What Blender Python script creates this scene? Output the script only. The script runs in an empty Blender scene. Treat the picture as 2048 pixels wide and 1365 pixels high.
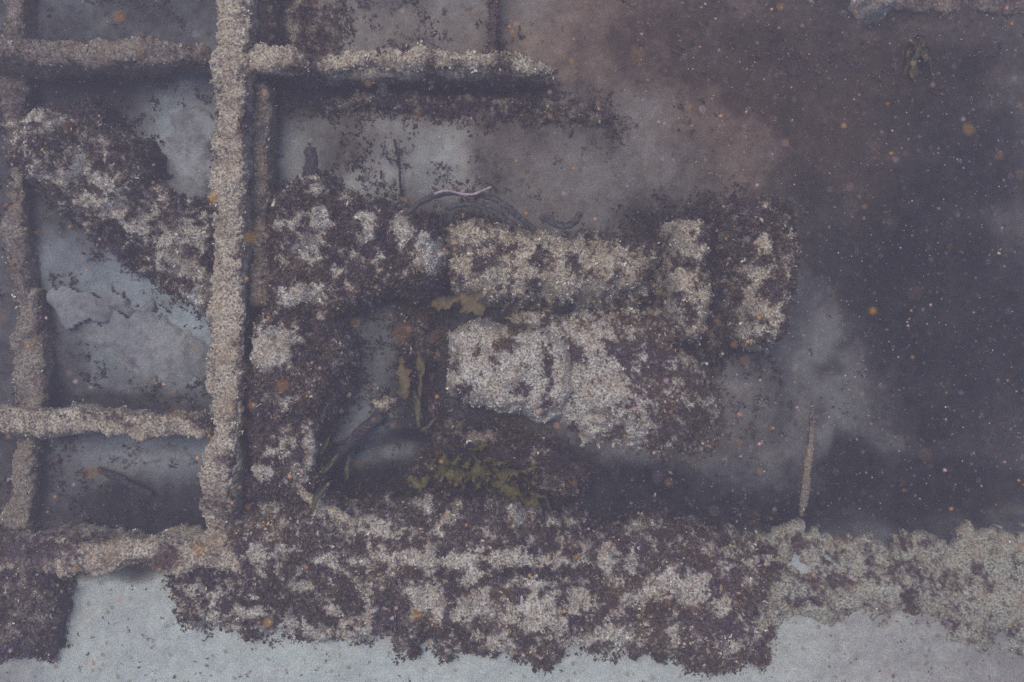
import bpy, math, random
import numpy as np

# ------------------------------------------------------------------ camera, sky, sun, exposure
SC = bpy.context.scene
COL = SC.collection
S = 3.0 / 2048          # metres per photo pixel on the plane of the beam tops (z = 0)
H = 2.6                 # camera height over that plane

cam_d = bpy.data.cameras.new('camera')
cam = bpy.data.objects.new('camera', cam_d); COL.objects.link(cam)
cam.location = (0, 0, H)                      # looks straight down
cam_d.sensor_width = 36; cam_d.lens = 36 * H / 3.0
cam_d.clip_end = 200; cam_d.clip_start = 0.02
cam_d.dof.use_dof = True; cam_d.dof.focus_distance = H; cam_d.dof.aperture_fstop = 1.7
SC.camera = cam

SUN_EL, SUN_AZ = math.radians(70), math.radians(-40)   # azimuth from +Y (top of the picture) towards +X
world = bpy.data.worlds.new('World'); SC.world = world; world.use_nodes = True
wn = world.node_tree
sky = wn.nodes.new('ShaderNodeTexSky'); sky.sky_type = 'NISHITA'; sky.sun_disc = False
sky.sun_elevation = SUN_EL; sky.sun_rotation = SUN_AZ
wn.links.new(sky.outputs[0], wn.nodes['Background'].inputs[0])
wn.nodes['Background'].inputs[1].default_value = 0.095

sun_d = bpy.data.lights.new('sun', 'SUN'); sun_d.energy = 1.5; sun_d.angle = math.radians(32)
sun_d.color = (1.0, 0.89, 0.74)
sun = bpy.data.objects.new('sun', sun_d); COL.objects.link(sun)
sun.rotation_euler = (math.pi / 2 - SUN_EL, 0, math.pi - SUN_AZ)
from mathutils import Vector
_d = Vector((math.sin(SUN_AZ) * math.cos(SUN_EL), math.cos(SUN_AZ) * math.cos(SUN_EL), math.sin(SUN_EL)))
sun.rotation_euler = _d.to_track_quat('Z', 'Y').to_euler()

vs = SC.view_settings
vs.view_transform = 'Standard'; vs.look = 'None'; vs.gamma = 1; vs.use_curve_mapping = False
vs.exposure = 1.36
SC.cycles.use_denoising = False
SC.cycles.max_bounces = 3; SC.cycles.diffuse_bounces = 2; SC.cycles.volume_bounces = 0
SC.cycles.filter_width = 1.5

rng = np.random.default_rng(7)

# ------------------------------------------------------------------ small tools
def at(px, py, z=0.0):
    k = (H - z) / H
    return np.array([(px - 1024) * S * k, (682.5 - py) * S * k, z])

def project(P):
    k = (H - P[:, 2]) / H
    return P[:, 0] / (S * k) + 1024, 682.5 - P[:, 1] / (S * k)

def _hash(ix, iy, iz, seed):
    n = (ix.astype(np.int64) * 374761393 + iy.astype(np.int64) * 668265263 + iz.astype(np.int64) * 2147483647 + seed * 974634777) & 0xffffffff
    n = ((n ^ (n >> 13)) * 1274126177) & 0xffffffff
    n = ((n ^ (n >> 16)) * 2246822519) & 0xffffffff
    return ((n ^ (n >> 15)) & 0xffff) / 65535.0

def noise3(x, y, z, seed=0):
    x = np.asarray(x, float); y = np.asarray(y, float); z = np.broadcast_to(np.asarray(z, float), x.shape)
    ix, iy, iz = np.floor(x), np.floor(y), np.floor(z)
    fx, fy, fz = x - ix, y - iy, z - iz
    fx = fx * fx * (3 - 2 * fx); fy = fy * fy * (3 - 2 * fy); fz = fz * fz * (3 - 2 * fz)
    r = 0
    for a in (0, 1):
        for b in (0, 1):
            for c in (0, 1):
                w = (fx if a else 1 - fx) * (fy if b else 1 - fy) * (fz if c else 1 - fz)
                r = r + w * _hash(ix + a, iy + b, iz + c, seed)
    return r * 2 - 1

def fbm(x, y, z=0.0, f=1.0, oct=4, seed=0, gain=0.5):
    r = 0; a = 1.0; t = 0
    for o in range(oct):
        r = r + a * noise3(np.asarray(x) * f, np.asarray(y) * f, np.asarray(z) * f, seed + o * 17)
        t += a; a *= gain; f *= 2.03
    return r / t * 1.6

def sstep(a, b, x):
    t = np.clip((x - a) / (b - a), 0, 1)
    return t * t * (3 - 2 * t)

def poly_sd(px, py, poly):
    """signed distance, positive inside"""
    d = np.full(px.shape, 1e9); inside = np.zeros(px.shape, bool)
    n = len(poly)
    for i in range(n):
        x0, y0 = poly[i]; x1, y1 = poly[(i + 1) % n]
        ex, ey = x1 - x0, y1 - y0
        t = np.clip(((px - x0) * ex + (py - y0) * ey) / (ex * ex + ey * ey + 1e-9), 0, 1)
        d = np.minimum(d, np.hypot(px - x0 - t * ex, py - y0 - t * ey))
        c = ((y0 > py) != (y1 > py)) & (px < (x1 - x0) * (py - y0) / (y1 - y0 + 1e-12) + x0)
        inside ^= c
    return np.where(inside, d, -d)

def paint(px, py, base, blobs, rough=0.35, f=0.03, seed=3):
    c = np.full(px.shape, float(base)) if np.isscalar(base) else base.copy()
    n = fbm(px, py, 0, f, 3, seed)
    for b in blobs:
        x, y, rx, ry, v = b[:5]; soft = b[5] if len(b) > 5 else 0.75
        d = np.hypot((px - x) / rx, (py - y) / ry) + n * rough
        w = 1 - sstep(1 - soft, 1 + soft, d)
        c = c * (1 - w) + v * w
    return c

def mesh_obj(name, V, F, mat, parent=None, smooth=True, attrs=None):
    """V (n,3); F (m,3) or (m,4) index array"""
    me = bpy.data.meshes.new(name)
    V = np.ascontiguousarray(V, np.float32); F = np.ascontiguousarray(F, np.int32)
    m, k = F.shape
    me.vertices.add(len(V)); me.vertices.foreach_set('co', V.ravel())
    me.loops.add(m * k); me.loops.foreach_set('vertex_index', F.ravel())
    me.polygons.add(m)
    me.polygons.foreach_set('loop_start', np.arange(0, m * k, k, dtype=np.int32))
    me.polygons.foreach_set('loop_total', np.full(m, k, np.int32))
    me.polygons.foreach_set('use_smooth', np.full(m, smooth, bool))
    for an, av in (attrs or {}).items():
        a = me.attributes.new(an, 'FLOAT', 'POINT'); a.data.foreach_set('value', np.ascontiguousarray(av, np.float32))
    me.update(calc_edges=True); me.validate()
    o = bpy.data.objects.new(name, me); COL.objects.link(o)
    if mat: me.materials.append(mat)
    if parent: o.parent = parent
    return o

def tag(o, label, cat=None, group=None, kind=None):
    o['label'] = label
    if cat: o['category'] = cat
    if group: o['group'] = group
    if kind: o['kind'] = kind
    return o

def empty(name, loc):
    o = bpy.data.objects.new(name, None); COL.objects.link(o); o.empty_display_size = 0.05
    return o

# ------------------------------------------------------------------ materials
def new_mat(name):
    m = bpy.data.materials.new(name); m.use_nodes = True
    nt = m.node_tree; b = nt.nodes['Principled BSDF']
    b.inputs['Roughness'].default_value = 0.9
    b.inputs['Specular IOR Level'].default_value = 0.15
    return m, nt, b

def nnoise(nt, scale, detail=3, rough=0.6, dist=0.0, offset=None):
    n = nt.nodes.new('ShaderNodeTexNoise'); n.inputs['Scale'].default_value = scale
    n.inputs['Detail'].default_value = detail; n.inputs['Roughness'].default_value = rough; n.inputs['Distortion'].default_value = dist
    g = nt.nodes.new('ShaderNodeNewGeometry')
    nt.links.new(g.outputs['Position'], n.inputs['Vector'])
    return n.outputs['Fac']

def ramp(nt, src, stops):
    r = nt.nodes.new('ShaderNodeValToRGB'); e = r.color_ramp.elements
    while len(e) < len(stops): e.new(0.5)
    for el, (p, c) in zip(e, stops):
        el.position = p; el.color = (*c, 1) if len(c) == 3 else c
    nt.links.new(src, r.inputs[0]); return r.outputs[0]

def mix(nt, fac, a, b, mode='MIX'):
    m = nt.nodes.new('ShaderNodeMix'); m.data_type = 'RGBA'; m.blend_type = mode
    for s, v in ((0, fac), (6, a), (7, b)):
        if isinstance(v, (int, float)): m.inputs[s].default_value = v
        elif isinstance(v, tuple): m.inputs[s].default_value = (*v, 1)
        else: nt.links.new(v, m.inputs[s])
    return m.outputs[2]

def attr(nt, name):
    a = nt.nodes.new('ShaderNodeAttribute'); a.attribute_name = name; return a.outputs['Fac']

def math_n(nt, op, a, b=0.0, c=None):
    m = nt.nodes.new('ShaderNodeMath'); m.operation = op
    for i, v in enumerate((a, b) if c is None else (a, b, c)):
        if isinstance(v, (int, float)): m.inputs[i].default_value = v
        else: nt.links.new(v, m.inputs[i])
    return m.outputs[0]

def bump(nt, b, src, dist, strength=1.0):
    n = nt.nodes.new('ShaderNodeBump'); n.inputs['Distance'].default_value = dist; n.inputs['Strength'].default_value = strength
    nt.links.new(src, n.inputs['Height']); nt.links.new(n.outputs[0], b.inputs['Normal'])

def crust_material(name, light, mid, dark=(0.062, 0.047, 0.045)):
    """pale lime crust with brown specks; the 'cover' attribute says where brown turf has grown over it"""
    m, nt, b = new_mat(name)
    speck = nnoise(nt, 150, 4, 0.72)
    c1 = ramp(nt, speck, [(0.36, (mid[0]*.32, mid[1]*.29, mid[2]*.29)), (0.47, mid), (0.6, light)])
    vd = nt.nodes.new('ShaderNodeTexVoronoi'); vd.inputs['Scale'].default_value = 85
    gg = nt.nodes.new('ShaderNodeNewGeometry'); nt.links.new(gg.outputs['Position'], vd.inputs['Vector'])
    dots = ramp(nt, math_n(nt, 'ADD', vd.outputs['Distance'], math_n(nt, 'MULTIPLY', nnoise(nt, 35, 3), 0.5)), [(0.44, (0.8, 0.8, 0.8)), (0.6, (0, 0, 0))])
    c1 = mix(nt, dots, c1, (0.10, 0.075, 0.055))
    blotch = nnoise(nt, 14, 3)
    c1 = mix(nt, ramp(nt, blotch, [(0.42, (0, 0, 0)), (0.72, (0.55, 0.55, 0.55))]), c1, (0.30, 0.20, 0.12), 'MIX')
    turf = ramp(nt, nnoise(nt, 210, 4, 0.75), [(0.35, (dark[0]*.35, dark[1]*.35, dark[2]*.4)), (0.5, dark), (0.66, (dark[0]*2.6, dark[1]*2.4, dark[2]*2.4))])
    hue = ramp(nt, nnoise(nt, 9, 2), [(0.35, (0.9, 0.85, 1.15)), (0.65, (1.25, 1.02, 0.75))])
    turf = mix(nt, 1.0, turf, hue, 'MULTIPLY')
    cov = math_n(nt, 'ADD', attr(nt, 'cover'), math_n(nt, 'MULTIPLY', math_n(nt, 'SUBTRACT', nnoise(nt, 70, 5, 0.75), 0.5), 2.0))
    fac = ramp(nt, cov, [(0.22, (0, 0, 0)), (0.78, (1, 1, 1))])
    nt.links.new(mix(nt, fac, c1, turf), b.inputs['Base Color'])
    bump(nt, b, speck, 0.006, 0.8)
    return m

M_CRUST = crust_material('cream_crust', (0.66, 0.61, 0.50), (0.37, 0.32, 0.24))
M_CRUST_GREY = crust_material('grey_crust', (0.68, 0.675, 0.61), (0.40, 0.37, 0.32))
M_CRUST_GREEN = crust_material('green_grey_crust', (0.46, 0.475, 0.39), (0.29, 0.29, 0.235))
M_CRUST_DULL = crust_material('dull_crust', (0.36, 0.335, 0.285), (0.20, 0.175, 0.14))

def seabed_material():
    m, nt, b = new_mat('silt')
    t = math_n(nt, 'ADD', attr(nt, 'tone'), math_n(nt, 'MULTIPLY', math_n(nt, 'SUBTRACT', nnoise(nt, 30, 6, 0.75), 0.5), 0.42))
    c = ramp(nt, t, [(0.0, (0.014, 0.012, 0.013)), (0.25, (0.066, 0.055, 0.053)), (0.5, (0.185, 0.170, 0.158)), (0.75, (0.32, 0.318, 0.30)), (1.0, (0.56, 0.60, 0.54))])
    grain = ramp(nt, nnoise(nt, 260, 3, 0.7), [(0.3, (0.62, 0.6, 0.6)), (0.7, (1.28, 1.3, 1.3))])
    c = mix(nt, 1.0, c, grain, 'MULTIPLY')
    v = nt.nodes.new('ShaderNodeTexVoronoi'); v.inputs['Scale'].default_value = 22
    g = nt.nodes.new('ShaderNodeNewGeometry'); nt.links.new(g.outputs['Position'], v.inputs['Vector'])
    spot = ramp(nt, math_n(nt, 'ADD', v.outputs['Distance'], math_n(nt, 'MULTIPLY', nnoise(nt, 90, 2), 0.2)), [(0.2, (0.75, 0.75, 0.75)), (0.3, (0, 0, 0))])
    c = mix(nt, spot, c, mix(nt, 1.0, c, (0.62, 0.48, 0.36), 'MULTIPLY'))
    tint = ramp(nt, attr(nt, 'hue'), [(0.0, (0.82, 1.0, 1.16)), (0.5, (1.0, 1.0, 1.0)), (1.0, (1.25, 0.97, 0.78))])
    c = mix(nt, 1.0, c, tint, 'MULTIPLY')
    nt.links.new(c, b.inputs['Base Color'])
    bump(nt, b, nnoise(nt, 120, 5, 0.7), 0.008, 0.7)
    return m
M_SEABED = seabed_material()

def slab_material():
    m, nt, b = new_mat('slab_silted')
    c = ramp(nt, nnoise(nt, 7, 5, 0.65), [(0.3, (0.17, 0.18, 0.195)), (0.5, (0.255, 0.268, 0.28)), (0.72, (0.33, 0.34, 0.35))])
    grain = ramp(nt, nnoise(nt, 230, 3, 0.7), [(0.3, (0.6, 0.6, 0.62)), (0.7, (1.25, 1.25, 1.22))])
    c = mix(nt, 1.0, c, grain, 'MULTIPLY')
    st = ramp(nt, nnoise(nt, 26, 4, 0.7), [(0.5, (0, 0, 0)), (0.72, (0.75, 0.75, 0.75))])
    c = mix(nt, st, c, (0.11, 0.092, 0.08))
    nt.links.new(c, b.inputs['Base Color'])
    bump(nt, b, nnoise(nt, 45, 5, 0.65), 0.008, 0.8)
    return m
M_SLAB = slab_material()

def turf_material():
    m, nt, b = new_mat('brown_turf')
    c = ramp(nt, attr(nt, 'tone'), [(0.0, (0.030, 0.023, 0.034)), (0.35, (0.074, 0.060, 0.066)), (0.7, (0.132, 0.108, 0.096)), (0.93, (0.24, 0.205, 0.18)), (1.0, (0.48, 0.44, 0.40))])
    hue = ramp(nt, nnoise(nt, 8, 4, 0.7), [(0.36, (0.95, 0.84, 1.15)), (0.5, (1.1, 1.0, 0.94)), (0.64, (1.22, 1.06, 0.74))])
    c = mix(nt, 1.0, c, hue, 'MULTIPLY')
    nt.links.new(c, b.inputs['Base Color']); return m
M_TURF = turf_material()

def plain(name, c0, c1, scale=60, rough=0.85, b_dist=0.003):
    m, nt, b = new_mat(name)
    n = nnoise(nt, scale, 4, 0.7)
    nt.links.new(ramp(nt, n, [(0.35, c0), (0.65, c1)]), b.inputs['Base Color'])
    b.inputs['Roughness'].default_value = rough
    bump(nt, b, n, b_dist, 0.7)
    return m
M_HOSE = plain('old_rubber', (0.028, 0.024, 0.032), (0.11, 0.10, 0.10), 90)
M_WOOD = plain('dark_waterlogged_wood', (0.02, 0.018, 0.026), (0.085, 0.075, 0.085), 130)
M_TWIG = plain('black_twig', (0.012, 0.012, 0.018), (0.05, 0.046, 0.052), 130)
M_PINK = plain('pink_tube_skin', (0.22, 0.16, 0.18), (0.5, 0.40, 0.43), 120)
M_TAN = plain('tan_splinter', (0.20, 0.15, 0.12), (0.34, 0.27, 0.23), 120)

def weed(name, c0, c1):
    m, nt, b = new_mat(name)
    nt.links.new(ramp(nt, nnoise(nt, 70, 4, 0.7), [(0.3, c0), (0.68, c1)]), b.inputs['Base Color'])
    b.inputs['Roughness'].default_value = 0.55
    b.inputs['Transmission Weight'].default_value = 0.0
    return m
M_KELP = weed('olive_kelp', (0.04, 0.034, 0.012), (0.155, 0.128, 0.042))
M_WRACK = weed('tan_wrack', (0.075, 0.055, 0.026), (0.17, 0.13, 0.066))
M_BLADE = weed('olive_blade', (0.05, 0.047, 0.026), (0.13, 0.12, 0.07))

def snow_material():
    m, nt, b = new_mat('marine_snow')
    c = ramp(nt, attr(nt, 'tone'), [(0.0, (0.34, 0.15, 0.03)), (0.3, (0.46, 0.25, 0.08)), (0.55, (0.55, 0.29, 0.20)), (0.75, (0.62, 0.42, 0.50)), (1.0, (0.85, 0.82, 0.9))])
    nt.links.new(c, b.inputs['Base Color']); return m
M_SNOW = snow_material()

# ------------------------------------------------------------------ builders
def tufts(P, N, size, parent, name='algae_tufts', leaves=5, tone0=0.45, mat=None):
    """small leafy tufts of brown turf on points P with normals N"""
    n = len(P)
    if n == 0: return None
    sz = size * 0.84 * np.clip(np.exp(rng.normal(0, .28, n)), .5, 1.6)
    tone_t = (rng.random(n) < .10) * rng.uniform(.25, .5, n) + np.clip(tone0 + fbm(P[:, 0], P[:, 1], P[:, 2], 9, 3, 41) * 0.28 + rng.normal(0, 0.13, n), 0, 1)
    Vs, Ts = [], []
    for k in range(leaves):
        r = rng.normal(0, 1, (n, 3)); r /= np.linalg.norm(r, axis=1)[:, None]
        d = N * 0.55 + r; d += N * np.maximum(0, -(d * N).sum(1) + 0.15)[:, None]
        d /= np.linalg.norm(d, axis=1)[:, None]
        s = np.cross(d, rng.normal(0, 1, (n, 3))); s /= np.linalg.norm(s, axis=1)[:, None] + 1e-9
        L = (sz * rng.uniform(0.6, 1.2, n))[:, None]; W = L * rng.uniform(0.22, 0.45, n)[:, None]
        b0 = P - N * 0.001 + rng.normal(0, 1, (n, 3)) * (sz * 0.25)[:, None]
        mid = b0 + d * L * 0.55
        tip = b0 + d * L + rng.normal(0, 1, (n, 3)) * L * 0.18
        Vs.append(np.stack([b0, mid + s * W, tip, mid - s * W], 1))
        Ts.append(np.repeat(np.clip(tone_t + rng.normal(0, 0.1, n), 0, 1)[:, None], 4, 1))
    V = np.concatenate(Vs).reshape(-1, 3); T = np.concatenate(Ts).ravel()
    F = np.arange(len(V)).reshape(-1, 4)
    o = mesh_obj(name, V, F, mat or M_TURF, parent, False, {'tone': T})
    o['kind'] = 'stuff'
    return o

def flake_material():
    m, nt, b = new_mat('lime_flakes')
    c = ramp(nt, attr(nt, 'tone'), [(0.0, (0.10, 0.075, 0.055)), (0.45, (0.32, 0.27, 0.20)), (0.75, (0.56, 0.52, 0.43)), (1.0, (0.78, 0.755, 0.67))])
    nt.links.new(c, b.inputs['Base Color']); return m
M_FLAKE = flake_material()
def vnormals(V, F):
    a = V[F[:, 1]] - V[F[:, 0]]; b = V[F[:, 2]] - V[F[:, 0]]
    fn = np.cross(a, b); N = np.zeros_like(V)
    for k in range(F.shape[1]): np.add.at(N, F[:, k], fn)
    return N / (np.linalg.norm(N, axis=1)[:, None] + 1e-12)

def scatter_on(o, V, N, cover, density, size, tone0=0.45, thr=0.5, name='algae_tufts', up=-0.2, flakes=0.13):
    p = np.clip((cover + fbm(V[:, 0], V[:, 1], V[:, 2], 45, 3, 77, .75) * 0.7 - thr) * 1.6, 0, 1) * min(1, density * 1.3)
    p = p * (N[:, 2] > up)
    sel = rng.random(len(V)) < p
    tufts(V[sel] + rng.normal(0, .0015, (sel.sum(), 3)), N[sel], size, o, name, tone0=tone0)
    # pale brittle flakes of lime crust where the turf leaves it bare
    p = np.clip((0.62 - cover + fbm(V[:, 0], V[:, 1], V[:, 2], 60, 3, 79, .75) * 0.5) * 1.5, 0, 1) * flakes * (N[:, 2] > up)
    sel = rng.random(len(V)) < p
    tufts(V[sel] + rng.normal(0, .0015, (sel.sum(), 3)), N[sel], size * .72, o, 'lime_flakes', leaves=4, tone0=.68, mat=M_FLAKE)

MOUNDS = []
def mound(name, poly, zref, ztop, zfloor, mat, blobs=(), base=0.6, edge=60, rag=14, lumps=(), step=3.0, lump_amp=0.02,
          density=0.5, tsize=0.011, tone0=0.45, seed=1, parent=None, profile=0.5, fine=0.006, flakes=0.17):
    """an encrusted body: raised, ragged outline, lumpy top, closed underneath"""
    if base > .45: MOUNDS.append((poly, zref))
    xs = [p[0] for p in poly]; ys = [p[1] for p in poly]; pad = rag + 12
    gx = np.arange(min(xs) - pad, max(xs) + pad, step); gy = np.arange(min(ys) - pad, max(ys) + pad, step)
    X, Y = np.meshgrid(gx, gy)
    sd = poly_sd(X, Y, poly) + fbm(X, Y, 0, 0.022, 4, seed) * rag + fbm(X, Y, 0, 0.09, 2, seed + 5) * rag * 0.35
    t = np.clip(sd / edge, 0, 1)
    prof = np.power(np.clip(1 - (1 - t) ** 2, 0, 1), profile)
    z = zfloor + (ztop - zfloor) * prof
    z = z + prof * (fbm(X, Y, 0, 0.013, 3, seed + 9) * lump_amp + (0.5 - np.abs(fbm(X, Y, 0, 0.035, 2, seed + 11))) * lump_amp * 0.6)
    for (lx, ly, r, h) in lumps:
        d = np.hypot(X - lx, Y - ly) / r
        z = z + h * np.sqrt(np.clip(1 - d * d, 0, 1)) * (t > 0.02)
    z = z + prof * fbm(X, Y, 0, 0.11, 3, seed + 21, 0.65) * fine
    k = (H - zref) / H
    V = np.stack([(X - 1024) * S * k, (682.5 - Y) * S * k, z], -1).reshape(-1, 3)
    keep = (sd > -step * 0.7)
    nx, ny = X.shape[1], X.shape[0]
    idx = np.arange(nx * ny).reshape(ny, nx)
    q = keep[:-1, :-1] & keep[1:, :-1] & keep[:-1, 1:] & keep[1:, 1:]
    F = np.stack([idx[:-1, :-1], idx[1:, :-1], idx[1:, 1:], idx[:-1, 1:]], -1)[q]
    # boundary skirt + underside
    E = np.concatenate([F[:, [0, 1]], F[:, [1, 2]], F[:, [2, 3]], F[:, [3, 0]]])
    key = E[:, 0].astype(np.int64) * 10000000 + E[:, 1]; rkey = E[:, 1].astype(np.int64) * 10000000 + E[:, 0]
    B = E[~np.isin(key, rkey)]
    used = np.unique(F); remap = -np.ones(nx * ny, int); remap[used] = np.arange(len(used))
    V = V[used]; F = remap[F]; B = remap[B]
    n0 = len(V)
    low = V.copy(); low[:, 2] = zfloor - 0.03
    bu = np.unique(B); rl = -np.ones(n0, int); rl[bu] = n0 + np.arange(len(bu))
    SF = np.stack([B[:, 1], B[:, 0], rl[B[:, 0]], rl[B[:, 1]]], -1)
    V2 = np.concatenate([V, low[bu]]); F2 = np.concatenate([F, SF])
    px, py = project(V2)
    cov = paint(px, py, base, blobs, seed=seed + 2)
    cov = np.clip(.5 + (cov - .5) * 1.1 + fbm(px, py, 0, 0.042, 5, seed + 31, 0.85) * 0.9 - 0.1, 0, 1)
    o = mesh_obj(name, V2, F2, mat, parent, True, {'cover': cov})
    N = vnormals(V, F)
    if density > 0: scatter_on(o, V, N, cov[:n0], density, tsize, tone0, flakes=flakes)
    return o

def tube(name, pts, rx, rz, mat, parent=None, seg=28, step=0.005, amp=0.006, square=1.0, base=0.15, blobs=(), density=0.0, tsize=0.010,
         tone0=0.45, seed=1, freq=40, lump=0.0, taper=None, ends=0.5):
    """swept body through pts [(px,py,z) at its centre line]; rx half width, rz half depth in metres; square>1 squares the section"""
    C = np.array([at(*p) for p in pts]); 
    d = np.r_[0, np.cumsum(np.linalg.norm(np.diff(C, axis=0), axis=1))]
    # smooth resample
    n = max(4, int(d[-1] / step)); t = np.linspace(0, d[-1], n)
    P = np.stack([np.interp(t, d, C[:, i]) for i in range(3)], 1)
    if len(pts) > 2:
        ks = max(1, n // (len(pts) * 2)); ker = np.ones(2 * ks + 1) / (2 * ks + 1)
        for i in range(3):
            P[:, i] = np.convolve(np.pad(P[:, i], ks, 'reflect', reflect_type='odd'), ker, 'valid')
    T = np.gradient(P, axis=0); T /= np.linalg.norm(T, axis=1)[:, None]
    up = np.array([0, 0, 1.0])
    A = np.cross(T, up); A /= np.linalg.norm(A, axis=1)[:, None] + 1e-9
    Bv = np.cross(A, T)
    ang = np.linspace(0, 2 * np.pi, seg, endpoint=False)
    ca, sa = np.cos(ang), np.sin(ang)
    cs = np.sign(ca) * np.abs(ca) ** (1 / square); ss = np.sign(sa) * np.abs(sa) ** (1 / square)
    u = t / d[-1]
    w = np.ones(n) if taper is None else np.interp(u, [a for a, _ in taper], [b for _, b in taper])
    if ends > 0:
        e = min(ends * max(rx, rz), d[-1] * 0.3)
        w = w * np.sqrt(np.clip(1 - (1 - np.clip(np.minimum(t, d[-1] - t) / e, 0, 1)) ** 2, 0.02, 1))
    V = P[:, None, :] + A[:, None, :] * (cs[None, :, None] * rx * w[:, None, None]) + Bv[:, None, :] * (ss[None, :, None] * rz * w[:, None, None])
    R = A[:, None, :] * cs[None, :, None] + Bv[:, None, :] * ss[None, :, None]
    V = V.reshape(-1, 3); R = R.reshape(-1, 3)
    disp = fbm(V[:, 0], V[:, 1], V[:, 2], freq, 4, seed, 0.6) * amp
    if lump: disp = disp + fbm(V[:, 0], V[:, 1], V[:, 2], freq / 5, 2, seed + 3) * lump
    V = V + R * (disp * np.repeat(np.clip(w, 0, 1), seg))[:, None]
    i = np.arange(n - 1)[:, None] * seg; j = np.arange(seg)[None, :]; j2 = (j + 1) % seg
    F = np.stack([i + j, i + seg + j, i + seg + j2, i + j2], -1).reshape(-1, 4)[:, ::-1]
    c0, c1 = len(V), len(V) + 1
    V2 = np.concatenate([V, P[:1], P[-1:]])
    jj = np.arange(seg); j3 = (jj + 1) % seg
    cap0 = np.stack([np.full(seg, c0), jj, j3, j3], -1); cap1 = np.stack([np.full(seg, c1), (n - 1) * seg + j3, (n - 1) * seg + jj, (n - 1) * seg + jj], -1)
    Fq = F
    tri = np.concatenate([cap0[:, [0, 2, 1]], cap1[:, [0, 2, 1]]])
    tris = np.concatenate([Fq[:, [0, 1, 2]], Fq[:, [0, 2, 3]], tri])
    px, py = project(V2)
    cov = np.clip(paint(px, py, base, blobs, seed=seed + 2) + fbm(V2[:, 0], V2[:, 1], V2[:, 2], 18, 5, seed + 31, .7) * 0.3, 0, 1)
    o = mesh_obj(name, V2, tris, mat, parent, True, {'cover': cov})
    if density > 0:
        N = vnormals(V2, tris)
        if (N[:-2] * R).sum() < 0: N = -N
        scatter_on(o, V2[:-2], N[:-2], cov[:-2], density, tsize, tone0)
    return o

def plate(name, poly, z, thick, tilt, label, seed=1, mat=None, step=4.0, rag=16):
    """broken silted slab lying on the bottom; poly in photo pixels"""
    xs = [p[0] for p in poly]; ys = [p[1] for p in poly]
    gx = np.arange(min(xs) - 12, max(xs) + 12, step); gy = np.arange(min(ys) - 12, max(ys) + 12, step)
    X, Y = np.meshgrid(gx, gy)
    sd = poly_sd(X, Y, poly) + fbm(X, Y, 0, 0.03, 4, seed) * rag
    keep = sd > 0
    cx, cy = (min(xs) + max(xs)) / 2, (min(ys) + max(ys)) / 2
    zz = z + tilt[0] * (X - cx) * S + tilt[1] * (cy - Y) * S + fbm(X, Y, 0, 0.008, 3, seed + 4) * 0.012 + fbm(X, Y, 0, 0.05, 3, seed + 8) * 0.004
    crack = fbm(X, Y, 0, 0.012, 3, seed + 14)
    zz = zz + np.where(crack > 0.12, 0.008, 0) - 0.006 * sstep(10, 0, sd) - 0.034 * sstep(46, 0, sd + fbm(X, Y, 0, 0.02, 3, seed + 20) * 14) * (1 - sstep(0.0, 0.35, fbm(X, Y, 0, 0.006, 2, seed + 22)))
    k = (H - z) / H
    V = np.stack([(X - 1024) * S * k, (682.5 - Y) * S * k, zz], -1).reshape(-1, 3)
    ny, nx = X.shape; idx = np.arange(nx * ny).reshape(ny, nx)
    q = keep[:-1, :-1] & keep[1:, :-1] & keep[:-1, 1:] & keep[1:, 1:]
    F = np.stack([idx[:-1, :-1], idx[1:, :-1], idx[1:, 1:], idx[:-1, 1:]], -1)[q]
    E = np.concatenate([F[:, [0, 1]], F[:, [1, 2]], F[:, [2, 3]], F[:, [3, 0]]])
    key = E[:, 0].astype(np.int64) * 10000000 + E[:, 1]; rkey = E[:, 1].astype(np.int64) * 10000000 + E[:, 0]
    B = E[~np.isin(key, rkey)]
    used = np.unique(F); rm = -np.ones(nx * ny, int); rm[used] = np.arange(len(used)); V = V[used]; F = rm[F]; B = rm[B]
    n0 = len(V); lowv = V - np.array([0, 0, thick])
    V2 = np.concatenate([V, lowv]); F2 = np.concatenate([F, F[:, ::-1] + n0, np.stack([B[:, 1], B[:, 0], B[:, 0] + n0, B[:, 1] + n0], -1)])
    o = mesh_obj(name, V2, F2, mat or M_SLAB, None, True)
    tag(o, label, 'slab', 'broken silted slabs between the beams', 'thing')
    return o

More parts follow.
